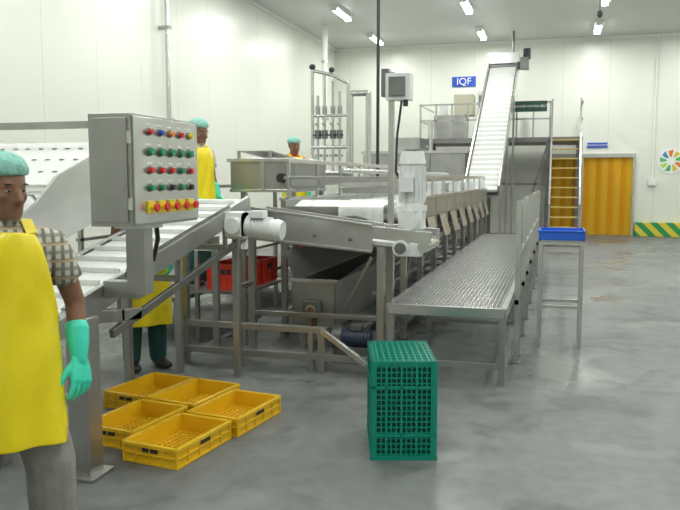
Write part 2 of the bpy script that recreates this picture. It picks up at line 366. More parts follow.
b.path([(-1.24,6.02,2.17),(-1.27,6.0,1.9),(-1.27,5.95,1.6),(-1.2,5.92,1.5)],.010,DARK)
mx,my=-1.13,5.93
b.cyl((mx,my,1.33),(mx,my,1.66),.095,MOTOR,22)
for i in range(16):
    a=i/16*2*math.pi; b.box((mx+.1*math.cos(a),my+.1*math.sin(a),1.5),(.022,.006,.28),MOTOR,Matrix.Rotation(a,3,'Z'))
b.cyl((mx,my,1.66),(mx,my,1.76),.108,MOTOR,22,r2=.09); b.cyl((mx,my,1.76),(mx,my,1.775),.06,STEELD,16)
b.cyl((mx,my,1.29),(mx,my,1.33),.12,MOTOR,22); b.box((mx,my,1.22),(.19,.19,.15),MOTOR); b.box((mx-.02,my-.12,1.5),(.1,.07,.12),MOTOR)
b.cyl((mx,my-.14,1.22),(mx,my+.12,1.22),.075,MOTOR,18)
b.cyl((mx-.06,my-.16,1.0),(mx-.06,my-.05,1.0),.065,MOTOR,18); b.cyl((mx-.06,my-.18,1.0),(mx-.06,my-.15,1.0),.045,STEELD,16); b.box((mx-.0,my-.1,.98),(.2,.08,.09),MOTOR)
b.done(.003)

# ------------------------------------------------------------ floor-level frame
b=B('support_frame')
for z in(.12,.34):
    b.bar((-3.0,5.62,z),(-1.27,5.62,z) if z<.2 else (-1.75,5.62,z),.05,.05,STEEL)
b.bb(-1.82,-1.76,5.59,5.65,0,.36,STEEL); b.bb(-3.03,-2.97,5.6,5.66,0,1.02,STEEL); b.bb(-1.9,-1.86,5.59,5.65,0,.36,STEEL)
b.bar((-3.0,5.63,1.0),(-3.0,6.25,1.0),.05,.05,STEEL); b.bb(-3.03,-2.97,6.2,6.25,0,1.02,STEEL)
b.bar((-1.79,5.60,.34),(-1.40,5.55,.10),.04,.04,STEELB)
b.done(.003)
b=B('pump_motor')
ox=-.12; yy=6.0
b.cyl((-1.60+ox,yy,.21),(-1.36+ox,yy,.21),.075,BLUED,20)
for i in range(7): b.cyl((-1.57+i*.03+ox,yy,.21),(-1.56+i*.03+ox,yy,.21),.084,BLUED,20)
b.cyl((-1.68+ox,yy,.21),(-1.60+ox,yy,.21),.10,STEELD,20); b.bb(-1.68+ox,-1.38+ox,yy-.06,yy+.06,0,.14,STEELD)
b.bb(-1.53+ox,-1.43+ox,yy-.05,yy+.05,.28,.33,STEELD)
b.done(.003)

# ------------------------------------------------------------ long processing conveyor (with its wash tank underneath)
b=B('processing_conveyor')
b.prism([(-2.31,6.36,.62),(-1.9,6.36,.62),(-1.9,6.36,.2),(-2.31,6.36,.2)],(0,.02,0),STEEL)
b.bb(-2.31,-2.29,6.36,12.36,.2,.62,STEEL); b.bb(-1.92,-1.9,6.36,12.36,.2,.62,STEEL)
b.faces([(-1.9,6.36,.62),(-1.9,12.3,.62),(-1.58,12.3,.86),(-1.58,6.7,.86)],[(0,1,2,3)],STEEL)
b.faces([(-2.3,6.36,.62),(-2.3,12.3,.62),(-2.5,12.3,.86),(-2.5,6.7,.86)],[(0,1,2,3)],STEEL)
b.bb(-2.29,-1.92,6.36,12.36,.19,.21,STEELD)
b.bar((-2.33,6.35,.63),(-1.88,6.35,.63),.04,.03,STEELB)
b.box((-2.1,6.31,.38),(.15,.10,.15),STEELD); b.cyl((-2.1,6.29,.38),(-2.1,6.25,.38),.05,STEELB); b.cyl((-2.1,6.255,.38),(-2.1,6.24,.38),.025,RUST)
b.bb(-2.125,-2.075,6.35,6.36,.21,.31,RUST)
for y in(6.5,8.4,10.3,12.2):
    for x in(-2.25,-1.95): b.bb(x-.025,x+.025,y-.025,y+.025,0,.21,STEEL)
    b.bar((-1.6,y,.84),(-1.88,y,.3),.03,.03,STEEL)
b.bb(-1.66,-1.62,6.75,12.3,.46,.50,STEEL); b.cyl((-1.75,6.6,.14),(-1.75,12,.14),.04,STEELD); b.cyl((-1.55,6.8,.7),(-1.55,12,.7),.03,STEELD)
ya,yb=6.9,15.05
for x in(-2.6,-1.4):
    b.bb(x-.02,x+.02,ya,yb,1.12,1.34,STEEL); b.bb(x-.035,x+.035,ya,yb,1.33,1.36,STEELB); b.bb(x-.03,x+.03,ya,yb,.9,.95,STEEL); b.bb(x-.025,x+.025,ya,yb,.2,.24,STEEL)
b.bb(-2.56,-1.44,ya+.05,yb,1.22,1.24,BELT)
for i in range(19): b.bb(-2.56,-1.44,ya+.2+i*.42,ya+.22+i*.42,1.24,1.27,BELT)
b.cyl((-2.56,ya+.05,1.2),(-1.44,ya+.05,1.2),.05,WHITEP)
n=10
for i in range(n):
    y=ya+.05+i*(yb-ya-.1)/(n-1)
    for x in(-2.6,-1.4):
        b.bb(x-.028,x+.028,y-.028,y+.028,0,1.34,STEEL); b.cyl((x,y,0),(x,y,.03),.05,STEELD)
    b.bar((-2.6,y,.92),(-1.4,y,.92),.04,.05,STEEL); b.bar((-2.6,y,.22),(-1.4,y,.22),.04,.04,STEEL)
    b.bar((-2.55,y,1.34),(-2.55,y,1.72),.03,.03,STEELB); b.bar((-1.43,y,1.34),(-1.43,y,1.56),.025,.025,STEELB)
    if i<n-1:
        b.faces([(-1.37,y+.2,1.12),(-1.37,y+.7,1.12),(-1.30,y+.7,.86),(-1.30,y+.2,.86)],[(0,1,2,3)],STEELB)
        b.bar((-1.42,y,.24),(-1.42,y+.5,.9),.02,.03,STEELD)
        b.bar((-2.6,y,1.55),(-1.43,y,1.55),.03,.03,STEEL)
for x,z in((-2.55,1.72),(-1.43,1.56),(-2.0,1.48)): b.bar((x,ya,z),(x,yb,z),.04,.045,STEELB)
b.bar((-2.55,ya,1.52),(-2.55,yb,1.52),.03,.10,STEEL)
for i in range(4):
    y=8.5+i*1.8; b.box((-2.0,y,1.42),(.9,.05,.10),STEEL); b.bb(-1.5,-1.36,y+.3,y+.5,1.36,1.5,MOTOR)
b.cyl((-2.0,ya,1.62),(-2.0,14,1.62),.025,STEELB,10)
b.bar((-1.95,6.62,1.24),(-1.95,6.98,1.33),.95,.02,WHITEP)
b.bar((-2.45,6.6,1.26),(-1.45,6.6,1.26),.03,.06,STEEL)
vs=[];fs=[];nu=16
prof=[(6.98,1.345),(6.80,1.31),(6.62,1.30),(6.575,1.29),(6.57,1.24),(6.575,1.18)]
for j,(y,z) in enumerate(prof):
    for k in range(nu+1):
        u=k/nu; f_=.012*math.sin(u*19+j*.4)*(1 if j>=3 else .4)
        vs.append((-1.93+u*.42,y-abs(f_) if j>=3 else y,z+(abs(f_) if j<3 else .03*math.sin(u*5)*(j-3)/2)))
for j in range(len(prof)-1):
    for k in range(nu): q=j*(nu+1)+k; fs.append((q,q+1,q+nu+2,q+nu+1))
b.faces(vs,fs,WHITEP,True)
b.done(.003)

b=B('feed_hopper_box')
b.bb(-3.40,-2.66,7.45,8.5,1.42,1.74,STEEL); b.bb(-3.43,-2.645,7.42,8.53,1.72,1.755,STEELB); b.bb(-3.41,-2.65,7.44,8.51,1.40,1.43,STEELB)
b.bb(-3.05,-3.0,7.43,7.45,1.42,1.74,STEELB)
b.cyl((-2.8,7.44,1.55),(-2.8,7.38,1.55),.05,DARK)
for x in(-3.28,-2.7):
    for y in(7.5,8.45): b.bb(x-.02,x+.02,y-.02,y+.02,0,1.42,STEEL)
b.faces([(-3.35,7.5,1.84),(-2.95,7.5,1.84),(-2.95,8.3,1.78),(-3.35,8.3,1.78)],[(0,1,2,3)],WHITEP)
b.bar((-3.33,7.52,1.75),(-3.33,7.52,1.84),.03,.03,STEEL); b.bar((-2.97,7.52,1.75),(-2.97,7.52,1.84),.03,.03,STEEL)
b.done(.003)

for ry0,ry1 in((6.32,7.40),(8.6,9.6)):
    b=B('crate_rack')
    for z in(.5,.9): b.bb(-3.27,-2.75,ry0,ry1,z-.025,z,STEEL if z<.6 else STEELB)
    for y in(ry0+.02,ry1-.02):
        for x in(-3.25,-2.77): b.bb(x-.018,x+.018,y-.018,y+.018,0,.9,STEEL)
    b.done()
b=B('operator_platform')
pz=.46
b.bb(-4.4,-3.31,6.1,12.2,pz-.04,pz,STEELD)
for y in(6.15,8.1,10.1,12.1):
    for x in(-4.35,-3.36): b.bb(x-.025,x+.025,y-.025,y+.025,0,pz-.04,STEEL)
    b.bb(-4.39,-4.35,y-.02,y+.02,pz,1.45,STEEL)
b.bb(-4.39,-4.35,6.1,12.2,1.42,1.46,STEEL); b.bb(-4.39,-4.35,6.1,12.2,.95,.98,STEEL)
b.done()

# ------------------------------------------------------------ crates
def tray(name,loc,rz,w,d,h,m,z0=0,md=None):
    b=B(name); t=.014; bbz=b.bb; md=md or m
    def side(ax,sg,L,off):
        def bx(u0,u1,za,zb,o0,o1,mm=m):
            if ax=='x': bbz(u0,u1,sg*(off-o1),sg*(off-o0),za,zb,mm)
            else: bbz(sg*(off-o1),sg*(off-o0),u0,u1,za,zb,mm)
        bx(-L,L,0,h,.006,t+.004); bx(-L,L,h-.02,h,-.008,t); bx(-L,L,h*.45,h*.5,-.004,.01); bx(-L,L,0,.012,-.002,.02)
        k=int(L*2/.09)
        for i in range(k+1):
            u=-L+i*2*L/k; bx(u-.004,u+.004,0,h,-.002,.01)
        bx(-.05,.05,h*.6,h*.8,-.0015,.007,DARK)
    side('x',-1,w/2,d/2); side('x',1,w/2,d/2); side('y',-1,d/2,w/2); side('y',1,d/2,w/2)
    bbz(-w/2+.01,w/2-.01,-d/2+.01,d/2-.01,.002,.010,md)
    for i in range(1,14): bbz(-w/2+.012,w/2-.012,-d/2+i*d/14-.003,-d/2+i*d/14+.003,.009,.017,m)
    for i in range(1,10): bbz(-w/2+i*w/10-.003,-w/2+i*w/10+.003,-d/2+.012,d/2-.012,.009,.017,m)
    return b.done(.0015,loc=(loc[0],loc[1],z0),rotz=rz)
rz=math.radians(-8)
for x,y in((-2.055,3.745),(-2.44,3.93),(-1.955,4.31),(-2.335,4.5),(-2.715,4.56)):
    tray('yellow_crate',(x,y),rz+random.uniform(-.02,.02),.36,.53,.115,YEL,0,YELSHADE)
for x,y,z in((-3.0,6.62,.501),(-3.0,7.08,.501),(-3.0,9.1,.501)): tray('red_crate',(x,y),0,.38,.38,.24,RED,z)

# tall lattice crate, standing with its ribbed base upward
b=B('green_crate'); w,d,h=.36,.52,.555
def lat(ax,sg,L,off):
    def bx(u0,u1,za,zb,o0,o1,mm=GREEN):
        if ax=='x': b.bb(u0,u1,sg*(off-o1),sg*(off-o0),za,zb,mm)
        else: b.bb(sg*(off-o1),sg*(off-o0),u0,u1,za,zb,mm)
    bx(-L+.02,L-.02,.02,h-.02,.024,.03,GREENSHADE)
    bx(-L,L,0,.025,-.005,.024); bx(-L,L,h-.025,h,0,.024)
    nz=18
    for i in range(1,nz):
        z=h*i/nz; bx(-L,L,z-.0035,z+.0035,.003,.018)
    for z in(.14,.41): bx(-L,L,z-.008,z+.008,-.002,.02)
    k=max(4,int(L*2/.026))
    for i in range(k+1):
        u=-L+i*2*L/k; ww=.006 if i%3==0 else .0035
        bx(max(-L,u-ww),min(L,u+ww),0,h,-.002 if i%3==0 else .002,.022)
lat('x',-1,w/2,d/2); lat('x',1,w/2,d/2); lat('y',-1,d/2,w/2); lat('y',1,d/2,w/2)
b.bb(-w/2+.02,w/2-.02,-d/2+.02,d/2-.02,h-.04,h-.03,GREENSHADE)
for i in range(11):
    x=-w/2+.006+i*(w-.012)/10; b.bb(x-.004,x+.004,-d/2,d/2,h-.025,h,GREEN)
for i in range(14):
    y=-d/2+.006+i*(d-.012)/13; b.bb(-w/2,w/2,y-.004,y+.004,h-.025,h+.002,GREEN)
for sx in(-1,1):
    for sy in(-1,1): b.bb(sx*(w/2-.024),sx*(w/2+.002),sy*(d/2-.024),sy*(d/2+.002),0,h,GREEN)
b.done(0,loc=(-.858,4.19,0),rotz=math.radians(16.4))

# ------------------------------------------------------------ walkway
b=B('raised_walkway')
wx0,wx1,wy0,wy1,wz=-1.24,-.37,5.6,13.2,.585
for x in(wx0,wx1): b.bb(x-.02,x+.02,wy0,wy1,wz-.07,wz,STEELB)
b.bb(wx0,wx1,wy0-.02,wy0+.02,wz-.07,wz,STEELB); b.bb(wx0,wx1,wy1-.02,wy1+.02,wz-.07,wz,STEEL)
k=int((wy1-wy0)/.045)
for i in range(1,k):
    y=wy0+i*(wy1-wy0)/k; b.bb(wx0,wx1,y-.007,y+.007,wz-.018,wz-.002,STEELB)
for i in range(1,26):
    x=wx0+i*(wx1-wx0)/26; b.bb(x-.0035,x+.0035,wy0,wy1,wz-.03,wz-.003,STEELB)
for y in(5.62,7.4,9.3,11.2,13.15):
    for x in(wx0+.01,wx1-.01): b.bb(x-.025,x+.025,y-.025,y+.025,0,wz-.01,STEEL)
    b.bb(wx0,wx1,y-.02,y+.02,.12,.16,STEEL); b.bb(wx0,wx1,y-.02,y+.02,wz-.08,wz-.03,STEEL)
b.bb(wx1-.02,wx1+.02,wy0,wy1,.12,.16,STEEL)
for i,y in enumerate((6.35,6.62,7.5,8.4,9.5,10.8,12.2)):
    b.bb(-.335,-.295,y-.02,y+.02,0,1.36,STEELB); b.bb(-.345,-.285,y-.03,y+.03,0,.015,STEEL)
    b.bb(-.37,-.30,y-.02,y+.02,.5,.54,STEEL)
for y0_,y1_ in((6.35,6.62),(7.5,8.4),(9.5,10.8)):
    b.bb(-.33,-.30,y0_,y1_,1.33,1.36,STEELB)
b.bb(-.33,-.30,6.35,12.2,.90,.925,STEEL)
b.done()

# ------------------------------------------------------------ blue tray stand
b=B('tray_stand')
x0,x1,y0,y1,zt=-.15,.21,7.05,7.42,.98
for x in(x0,x1):
    for y in(y0,y1): b.bb(x-.016,x+.016,y-.016,y+.016,0,zt,STEELB)
for z in(zt-.02,.38):
    for y in(y0,y1): b.bb(x0,x1,y-.014,y+.014,z-.014,z+.014,STEELB)
    for x in(x0,x1): b.bb(x-.014,x+.014,y0,y1,z-.014,z+.014,STEELB)
b.bb(x0,x1,y0,y1,zt,zt+.008,STEELB)
b.done()
b=B('blue_tray'); zt+=.009
b.bb(x0-.02,x1+.02,y0-.02,y1+.02,zt,zt+.011,BLUE)
for x in(x0-.02,x1+.01): b.bb(x,x+.012,y0-.02,y1+.02,zt,zt+.09,BLUE)
for y in(y0-.02,y1+.01): b.bb(x0-.02,x1+.022,y,y+.012,zt,zt+.09,BLUE)
b.bb(x0-.03,x1+.032,y0-.03,y0-.018,zt+.075,zt+.09,BLUE); b.done(.003)

# ------------------------------------------------------------ pipe manifold
b=B('pipe_manifold')
y=10.2
b.path([(-3.28,y,1.6),(-3.38,y,1.9),(-3.38,y,3.05),(-3.1,y,2.98),(-2.86,y,2.86),(-2.86,y,1.6)],.024,STEELB)
for x,zt in((-3.3,2.7),(-3.2,2.98),(-3.08,2.9),(-2.98,2.75)):
    b.cyl((x,y,1.6),(x,y,zt),.02,STEELB,8); b.cyl((x,y,2.1),(x,y,2.22),.045,STEELD,10); b.bar((x-.06,y-.03,2.15),(x+.06,y-.03,2.15),.02,.02,BLUED)
    b.cyl((x,y,1.85),(x,y,1.88),.05,STEELB,10); b.cyl((x,y,2.45),(x,y,2.55),.035,STEEL,10); b.cyl((x,y-.08,2.3),(x,y,2.3),.02,STEEL,8)
b.cyl((-3.28,y,1.62),(-2.8,y,1.62),.04,STEELB); b.cyl((-3.4,y,2.42),(-2.85,y,2.42),.02,STEELB); b.cyl((-3.4,y,1.98),(-2.85,y,1.98),.025,STEELB)
for x in(-3.24,-2.9): b.cyl((x,y,0),(x,y,1.62),.025,STEEL)
b.sph((-3.38,y,3.1),(.05,.04,.04),DARK); b.sph((-3.1,y,3.05),(.04,.04,.04),DARK)
b.done()
b=B('steam_duct'); b.path([(-3.1,11.2,0),(-3.1,11.2,2.83),(-2.82,11.2,2.83),(-2.82,11.2,0)],.045,STEELB)
b.cyl((-2.72,11.4,1.4),(-2.72,11.4,H),.025,DARK,10); b.bar((-2.82,11.2,1.45),(-2.72,11.4,1.45),.05,.05,STEEL); b.done()

# ------------------------------------------------------------ freezer, mezzanine, elevator
b=B('freezer_unit')
b.bb(-4.5,-2.1,17.4,19.0,.15,2.15,STEEL); b.bb(-4.55,-2.05,17.36,19.04,2.12,2.18,STEELB)
for x in(-3.7,-2.9): b.bb(x-.01,x+.01,17.38,17.4,.2,2.1,STEELD)
for x in(-3.3,-2.5): b.cyl((x,17.36,1.2),(x,17.36,1.5),.02,STEELB,8)
for x in(-4.4,-2.2):
    for y in(17.5,18.9): b.bb(x-.05,x+.05,y-.05,y+.05,0,.16,STEELD)
b.bb(-3.9,-3.2,17.7,18.6,2.18,2.5,STEEL); b.cyl((-3.0,18,2.18),(-3.0,18,2.9),.06,STEELB)
b.done()
b=B('mezzanine_platform')
dx0,dx1,dy0,dy1,dz=-3.5,.5,19.28,21.4,2.55
b.bb(dx0,dx1,dy0,dy1,dz-.12,dz,STEELD)
for x in(dx0+.05,-1.9,-.3,dx1-.05):
    for y in(dy0+.05,dy1-.05): b.bb(x-.05,x+.05,y-.05,y+.05,0,dz-.1,STEELD)
for z in(dz+.45,dz+.85):
    b.bb(dx0,-.25,dy0,dy0+.04,z-.02,z+.02,STEEL); b.bb(dx0,dx0+.04,dy0,dy1,z-.02,z+.02,CREAM); b.bb(dx1-.04,dx1,dy0,dy1,z-.02,z+.02,CREAM)
for i in range(9): x=dx0+.02+i*(-.25-dx0-.04)/8; b.bb(x-.02,x+.02,dy0,dy0+.04,dz,dz+.87,STEEL)
b.bb(-3.2,-2.4,19.7,20.6,dz,dz+.62,STEEL); b.bb(-2.7,-2.2,19.8,20.4,dz+.62,dz+1.15,CREAM); b.bb(-2.1,-1.85,19.7,20.2,dz,dz+1.2,WHITEP)
b.cyl((-3.0,20,dz+.62),(-3.0,20,dz+.9),.12,MOTOR,18); b.bb(-2.05,-1.9,19.69,19.7,dz+.8,dz+1.1,STEELD)
b.cyl((-.9,20.2,dz),(-.9,20.2,dz+.55),.16,WHITEP,18)
b.bar((-3.45,19.33,dz-.1),(-2.0,19.33,.9),.05,.05,STEELD)
b.bar((-.95,19.33,.1),(-.3,19.33,dz-.1),.05,.05,STEELD); b.bar((-1.9,19.33,1.4),(-.3,19.33,1.4),.05,.05,STEELD)
b.bb(-1.15,-.35,19.24,19.27,dz+.62,dz+.88,mat('sign_dark_green',(.02,.08,.05),.5))
o=b.done(); text('DANGER MOVING BELT',(-.75,19.23,dz+.75),.075,WH,o)
b=B('staircase')
n=11
for i in range(n):
    z=(i+1)*2.5/n-.02; y=17.75+i*1.36/n
    b.bb(-.2,.42,y,y+.2,z-.03,z,STEPY)
for x in(-.22,.44):
    b.bar((x,17.7,.05),(x,19.15,2.5),.04,.16,STEELD)
    b.bar((x,17.7,.95),(x,19.2,3.45),.035,.035,STEEL)
    for t in(.02,.35,.68,.98): y=17.7+1.47*t; b.bar((x,y,2.5*t),(x,y,2.5*t+.97),.03,.03,STEEL)
b.done()
b=B('elevator_conveyor')
P0=V((-1.5,15.25,1.3)); P1=V((-1.40,19.0,4.25)); d=(P1-P0)
b.bar(P0,P1,.62,.06,BELT)
for i in range(28):
    p=P0+d*(i+.5)/28; b.bar(p+V((-.3,0,.06)),p+V((.3,0,.06)),.02,.07,BELT)
for sx in(-.34,.34): b.bar(P0+V((sx,0,.0)),P1+V((sx,0,.0)),.03,.26,STEELB)
b.bar(P0+V((0,.1,-.12)),P1+V((0,0,-.12)),.62,.03,STEELB)
b.cyl(P1+V((-.36,0,0)),P1+V((.5,0,0)),.09,STEELD); b.box(P1+V((.5,0,.05)),(.2,.28,.28),STEELD); b.cyl(P1+V((.55,0,.15)),P1+V((.55,0,.4)),.09,DARK)
b.box(P1+V((0,.15,.1)),(.74,.4,.45),STEELB)
for t in(.03,.35,.72):
    p=P0+d*t
    for sx in(-.36,.36): b.bar((p.x+sx,p.y,0),(p.x+sx,p.y,p.z),.05,.05,STEEL)
b.done(.003)

# ------------------------------------------------------------ people
def limb(bm,pts,rad,n=16,cap=True):
    pts=[V(p) for p in pts]; rad=[(r,r) if not hasattr(r,'__len__') else r for r in rad]
    ov=(pts[-1]-pts[0]).normalized()
    ref=V((1,0,0)) if abs(ov.x)<.8 else V((0,1,0))
    fr=[]
    for i,p in enumerate(pts):
        t=(pts[min(i+1,len(pts)-1)]-pts[max(i-1,0)]).normalized()
        u=(ref-t*ref.dot(t)).normalized(); v=t.cross(u); fr.append((p,t,u,v,rad[i]))
    rings=[]
    if cap:
        p,t,u,v,r=fr[0]; m=(r[0]+r[1])/2
        rings+= [(p-t*m*.85,u*r[0]*.5,v*r[1]*.5),(p-t*m*.5,u*r[0]*.86,v*r[1]*.86)]
    rings+=[(p,u*r[0],v*r[1]) for p,t,u,v,r in fr]
    if cap:
        p,t,u,v,r=fr[-1]; m=(r[0]+r[1])/2
        rings+= [(p+t*m*.5,u*r[0]*.86,v*r[1]*.86),(p+t*m*.85,u*r[0]*.5,v*r[1]*.5)]
    R=[[bm.verts.new(c+u*math.cos(2*math.pi*k/n)+v*math.sin(2*math.pi*k/n)) for k in range(n)] for c,u,v in rings]
    for a,b2 in zip(R,R[1:]):
        for k in range(n): bm.faces.new((a[k],a[(k+1)%n],b2[(k+1)%n],b2[k])).smooth=True
    if cap: bm.faces.new(R[0][::-1]); bm.faces.new(R[-1])
def remeshed(name,bm,vox,it=3):
    bmesh.ops.recalc_face_normals(bm,faces=bm.faces)
    me=bpy.data.meshes.new(name); bm.to_mesh(me); bm.free()
    o=bpy.data.objects.new(name,me); scene.collection.objects.link(o)
    r=o.modifiers.new('r','REMESH'); r.mode='VOXEL'; r.voxel_size=vox; r.use_smooth_shade=True
    s=o.modifiers.new('s','SMOOTH'); s.factor=.5; s.iterations=it
    dg=bpy.context.evaluated_depsgraph_get(); dg.update()
    nm=bpy.data.meshes.new_from_object(o.evaluated_get(dg)); o.modifiers.clear(); o.data=nm; nm.name=name
    for p in nm.polygons: p.use_smooth=True
    return o
def seg_labels(me,segs):
    n=len(me.polygons); c=np.empty(n*3); me.polygons.foreach_get('center',c); c=c.reshape(-1,3)
    best=np.full(n,1e9); lab=np.zeros(n,int)
    for a,b2,r,l in segs:
        a=np.array(a);b2=np.array(b2);ab=b2-a; t=np.clip(((c-a)@ab)/max(ab@ab,1e-9),0,1)
        d=np.linalg.norm(c-(a+t[:,None]*ab),axis=1)-r
        k=d<best; best[k]=d[k]; lab[k]=l
    me.polygons.foreach_set('material_index',lab.astype(np.int32))
def hand(name,wrist,d,nrm,side,m,parent,cuff=True,sc=1.05):
    w=V(wrist); d=V(d).normalized(); nrm=V(nrm); nrm=(nrm-d*nrm.dot(d)).normalized()
    s=d.cross(nrm); s=s if s.dot(V(side))>0 else -s
    bm=bmesh.new(); P=lambda a,b2,c: w+(d*a+s*b2+nrm*c)*sc
    offs=(.033,.011,-.012,-.033)
    for k,o in enumerate(offs): limb(bm,[P(0,o*.55,0),P(.045,o*.85,0),P(.083,o,0)],[(.016*sc,.015*sc),(.016*sc,.0145*sc),(.013*sc,.0125*sc)],10)
    lens=(.068,.078,.072,.056)
    for k,(o,L) in enumerate(zip(offs,lens)):
        p=P(.083,o,0); pts=[p]; ang=math.radians(10+6*k)
        for q,fr in enumerate((.44,.31,.25)):
            p=p+(d*math.cos(ang)+nrm*math.sin(ang)+s*(o*4.5))*L*fr*sc; pts.append(p); ang+=math.radians(18+5*k)
        limb(bm,pts,[.0100*sc,.0092*sc,.0085*sc,.007*sc],10)
    limb(bm,[P(.018,.022,.004),P(.045,.048,.014),P(.075,.066,.022),P(.1,.074,.032)],[.016*sc,.0135*sc,.011*sc,.0085*sc],10)
    limb(bm,[P(-.03,0,0),P(.01,0,0)],[(.028*sc,.024*sc),(.028*sc,.02*sc)],12)
    if cuff:
        limb(bm,[P(-.115,0,0),P(-.06,0,0),P(-.02,0,0),P(.0,0,0)],[.045*sc,.041*sc,.034*sc,.028*sc],14)
    o=remeshed(name,bm,.0036,2); o.data.materials.append(m); o.parent=parent; return o

def worker(loc,rz,sc=1.0,shirt=PLAID,trou=TROU,armL=None,armR=None,headyaw=0,nod=0,stance=.10,low=.58,baggy=1.0,tw=1.0,palm_back=False):
    root=bpy.data.objects.new('factory_worker',None); scene.collection.objects.link(root); root.empty_display_size=.2
    bm=bmesh.new()
    tz=[(.80,.15,.10,0),(.88,.172,.118,0),(.96,.168,.118,0),(1.06,.152,.108,0),(1.16,.158,.112,-.003),(1.26,.178,.118,-.003),(1.34,.182,.108,.0),(1.385,.15,.085,.005),(1.42,.075,.06,.005)]
    n=24; R=[]
    for z,rx,ry,cy in tz: R.append([bm.verts.new((rx*math.copysign(abs(math.cos(a))**.9,math.cos(a)),cy+ry*math.sin(a),z)) for a in [2*math.pi*k/n for k in range(n)]])
    for a,b2 in zip(R,R[1:]):
        for k in range(n): bm.faces.new((a[k],a[(k+1)%n],b2[(k+1)%n],b2[k]))
    bm.faces.new(R[0][::-1]); bm.faces.new(R[-1])
    segs=[((0,0,1.06),(0,0,1.30),.14,0),((-.1,0,1.32),(.1,0,1.32),.08,0),((-.07,0,.88),(.07,0,.88),.11,1)]
    for sx in(-1,1):
        hip=(sx*.088,0,.86); kn=(sx*stance,.0,.47); an=(sx*(stance+.01),.02,.09)
        g=baggy; g2=min(g,1.12)
        limb(bm,[hip,(sx*.095,.0,.68),kn,(sx*(stance+.005),.012,.3),an],[(.098,.105),(.09*g2,.095*g2),(.073*g,.078*g),(.07*g,.072*g),(.062*g,.066*g)])
        segs+=[(hip,kn,.09,1),(kn,an,.07,1)]
        limb(bm,[(sx*(stance+.01),.06,.045),(sx*(stance+.015),-.04,.045),(sx*(stance+.03),-.14,.035)],[(.042,.042),(.046,.04),(.043,.028)],14)
        segs+=[((sx*(stance+.01),.07,.03),(sx*(stance+.03),-.16,.03),.05,3)]
    hc=V((0,.0,1.44)); HR=Matrix.Rotation(headyaw,3,'Z')@Matrix.Rotation(nod,3,'X')
    T=lambda p: hc+HR@(V(p)-hc)
    limb(bm,[(0,.012,1.36),(0,.008,1.42),T((0,.005,1.48))],[.058,.053,.055]); segs+=[((0,.01,1.43),tuple(T((0,0,1.5))),.05,2)]
    hz=[(1.437,.024,.028,-.062),(1.452,.040,.048,-.050),(1.475,.053,.070,-.030),(1.505,.061,.085,-.014),(1.535,.068,.092,-.004),(1.57,.072,.096,.0),(1.605,.073,.095,.004),(1.635,.062,.08,.008),(1.655,.042,.055,.01),(1.664,.02,.025,.01)]
    R=[]
    n=20
    for z,rx,ry,cy in hz: R.append([bm.verts.new(T((rx*math.cos(a),cy+ry*math.sin(a),z))) for a in [2*math.pi*k/n for k in range(n)]])
    for a,b2 in zip(R,R[1:]):
        for k in range(n): bm.faces.new((a[k],a[(k+1)%n],b2[(k+1)%n],b2[k]))
    bm.faces.new(R[0][::-1]); bm.faces.new(R[-1])
    segs+=[(tuple(T((0,0,1.5))),tuple(T((0,0,1.6))),.075,2)]
    limb(bm,[T((0,-.09,1.568)),T((0,-.104,1.542)),T((0,-.113,1.522))],[.008,.011,.015],10)
    for sx in(-1,1): limb(bm,[T((sx*.009,-.102,1.518)),T((sx*.014,-.096,1.520))],[.009,.008],8)
    limb(bm,[T((-.034,-.081,1.580)),T((0,-.087,1.578)),T((.034,-.081,1.580))],[.011,.010,.011],8)
    limb(bm,[T((-.018,-.086,1.493)),T((.018,-.086,1.493))],[.009,.009],8)
    limb(bm,[T((-.015,-.084,1.480)),T((.015,-.084,1.480))],[.010,.010],8)
    for sx in(-1,1):
        limb(bm,[T((sx*.040,-.068,1.535)),T((sx*.048,-.055,1.520))],[.018,.018],8)
        limb(bm,[T((sx*.074,.008,1.575)),T((sx*.08,.012,1.55)),T((sx*.074,.004,1.522))],[(.008,.018),(.009,.018),(.008,.012)],10)
    arms=[]
    for sx,arm in((1,armL),(-1,armR)):
        sh=V((sx*.178,.0,1.345)); el,wr=V(arm[0]),V(arm[1]); cut=sh.lerp(el,.55)
        limb(bm,[V((sx*.13,0,1.35)),sh,sh.lerp(el,.5),el,el.lerp(wr,.35),wr],[.06,.058,.046,.040,.038,.027])
        segs+=[(tuple(sh),tuple(cut),.055,0),(tuple(cut),tuple(el),.045,2),(tuple(el),tuple(wr),.038,2)]
        arms.append((sx,sh,el,wr,cut))
    o=remeshed('body',bm,.0075,3); o.data.materials.clear()
    for m in(shirt,trou,SKIN,BOOT): o.data.materials.append(m)
    seg_labels(o.data,segs); o.parent=root
    bm=bmesh.new()
    for sx,sh,el,wr,cut in arms:
        limb(bm,[sh+V((sx*-.02,0,.01)),sh.lerp(el,.25),sh.lerp(el,.45),cut.lerp(el,.12)],[.062,.063,.061,.065],18,cap=False)
    limb(bm,[(0,.01,1.385),(0,.006,1.435)],[(.082,.072),(.066,.064)],18,cap=False)
    me=bpy.data.meshes.new('sleeves'); bm.to_mesh(me); bm.free(); me.materials.append(shirt)
    s=bpy.data.objects.new('sleeves',me); scene.collection.objects.link(s); s.parent=root; sd=s.modifiers.new('t','SOLIDIFY'); sd.thickness=.004
    f=B('face_and_cap')
    def fs(p,r,m,n=14):
        k=len(f.bm.verts); f.sph((0,0,0),r,m,n); f.bm.verts.ensure_lookup_table()
        for v in f.bm.verts[k:]: v.co=T(V(p)+v.co)
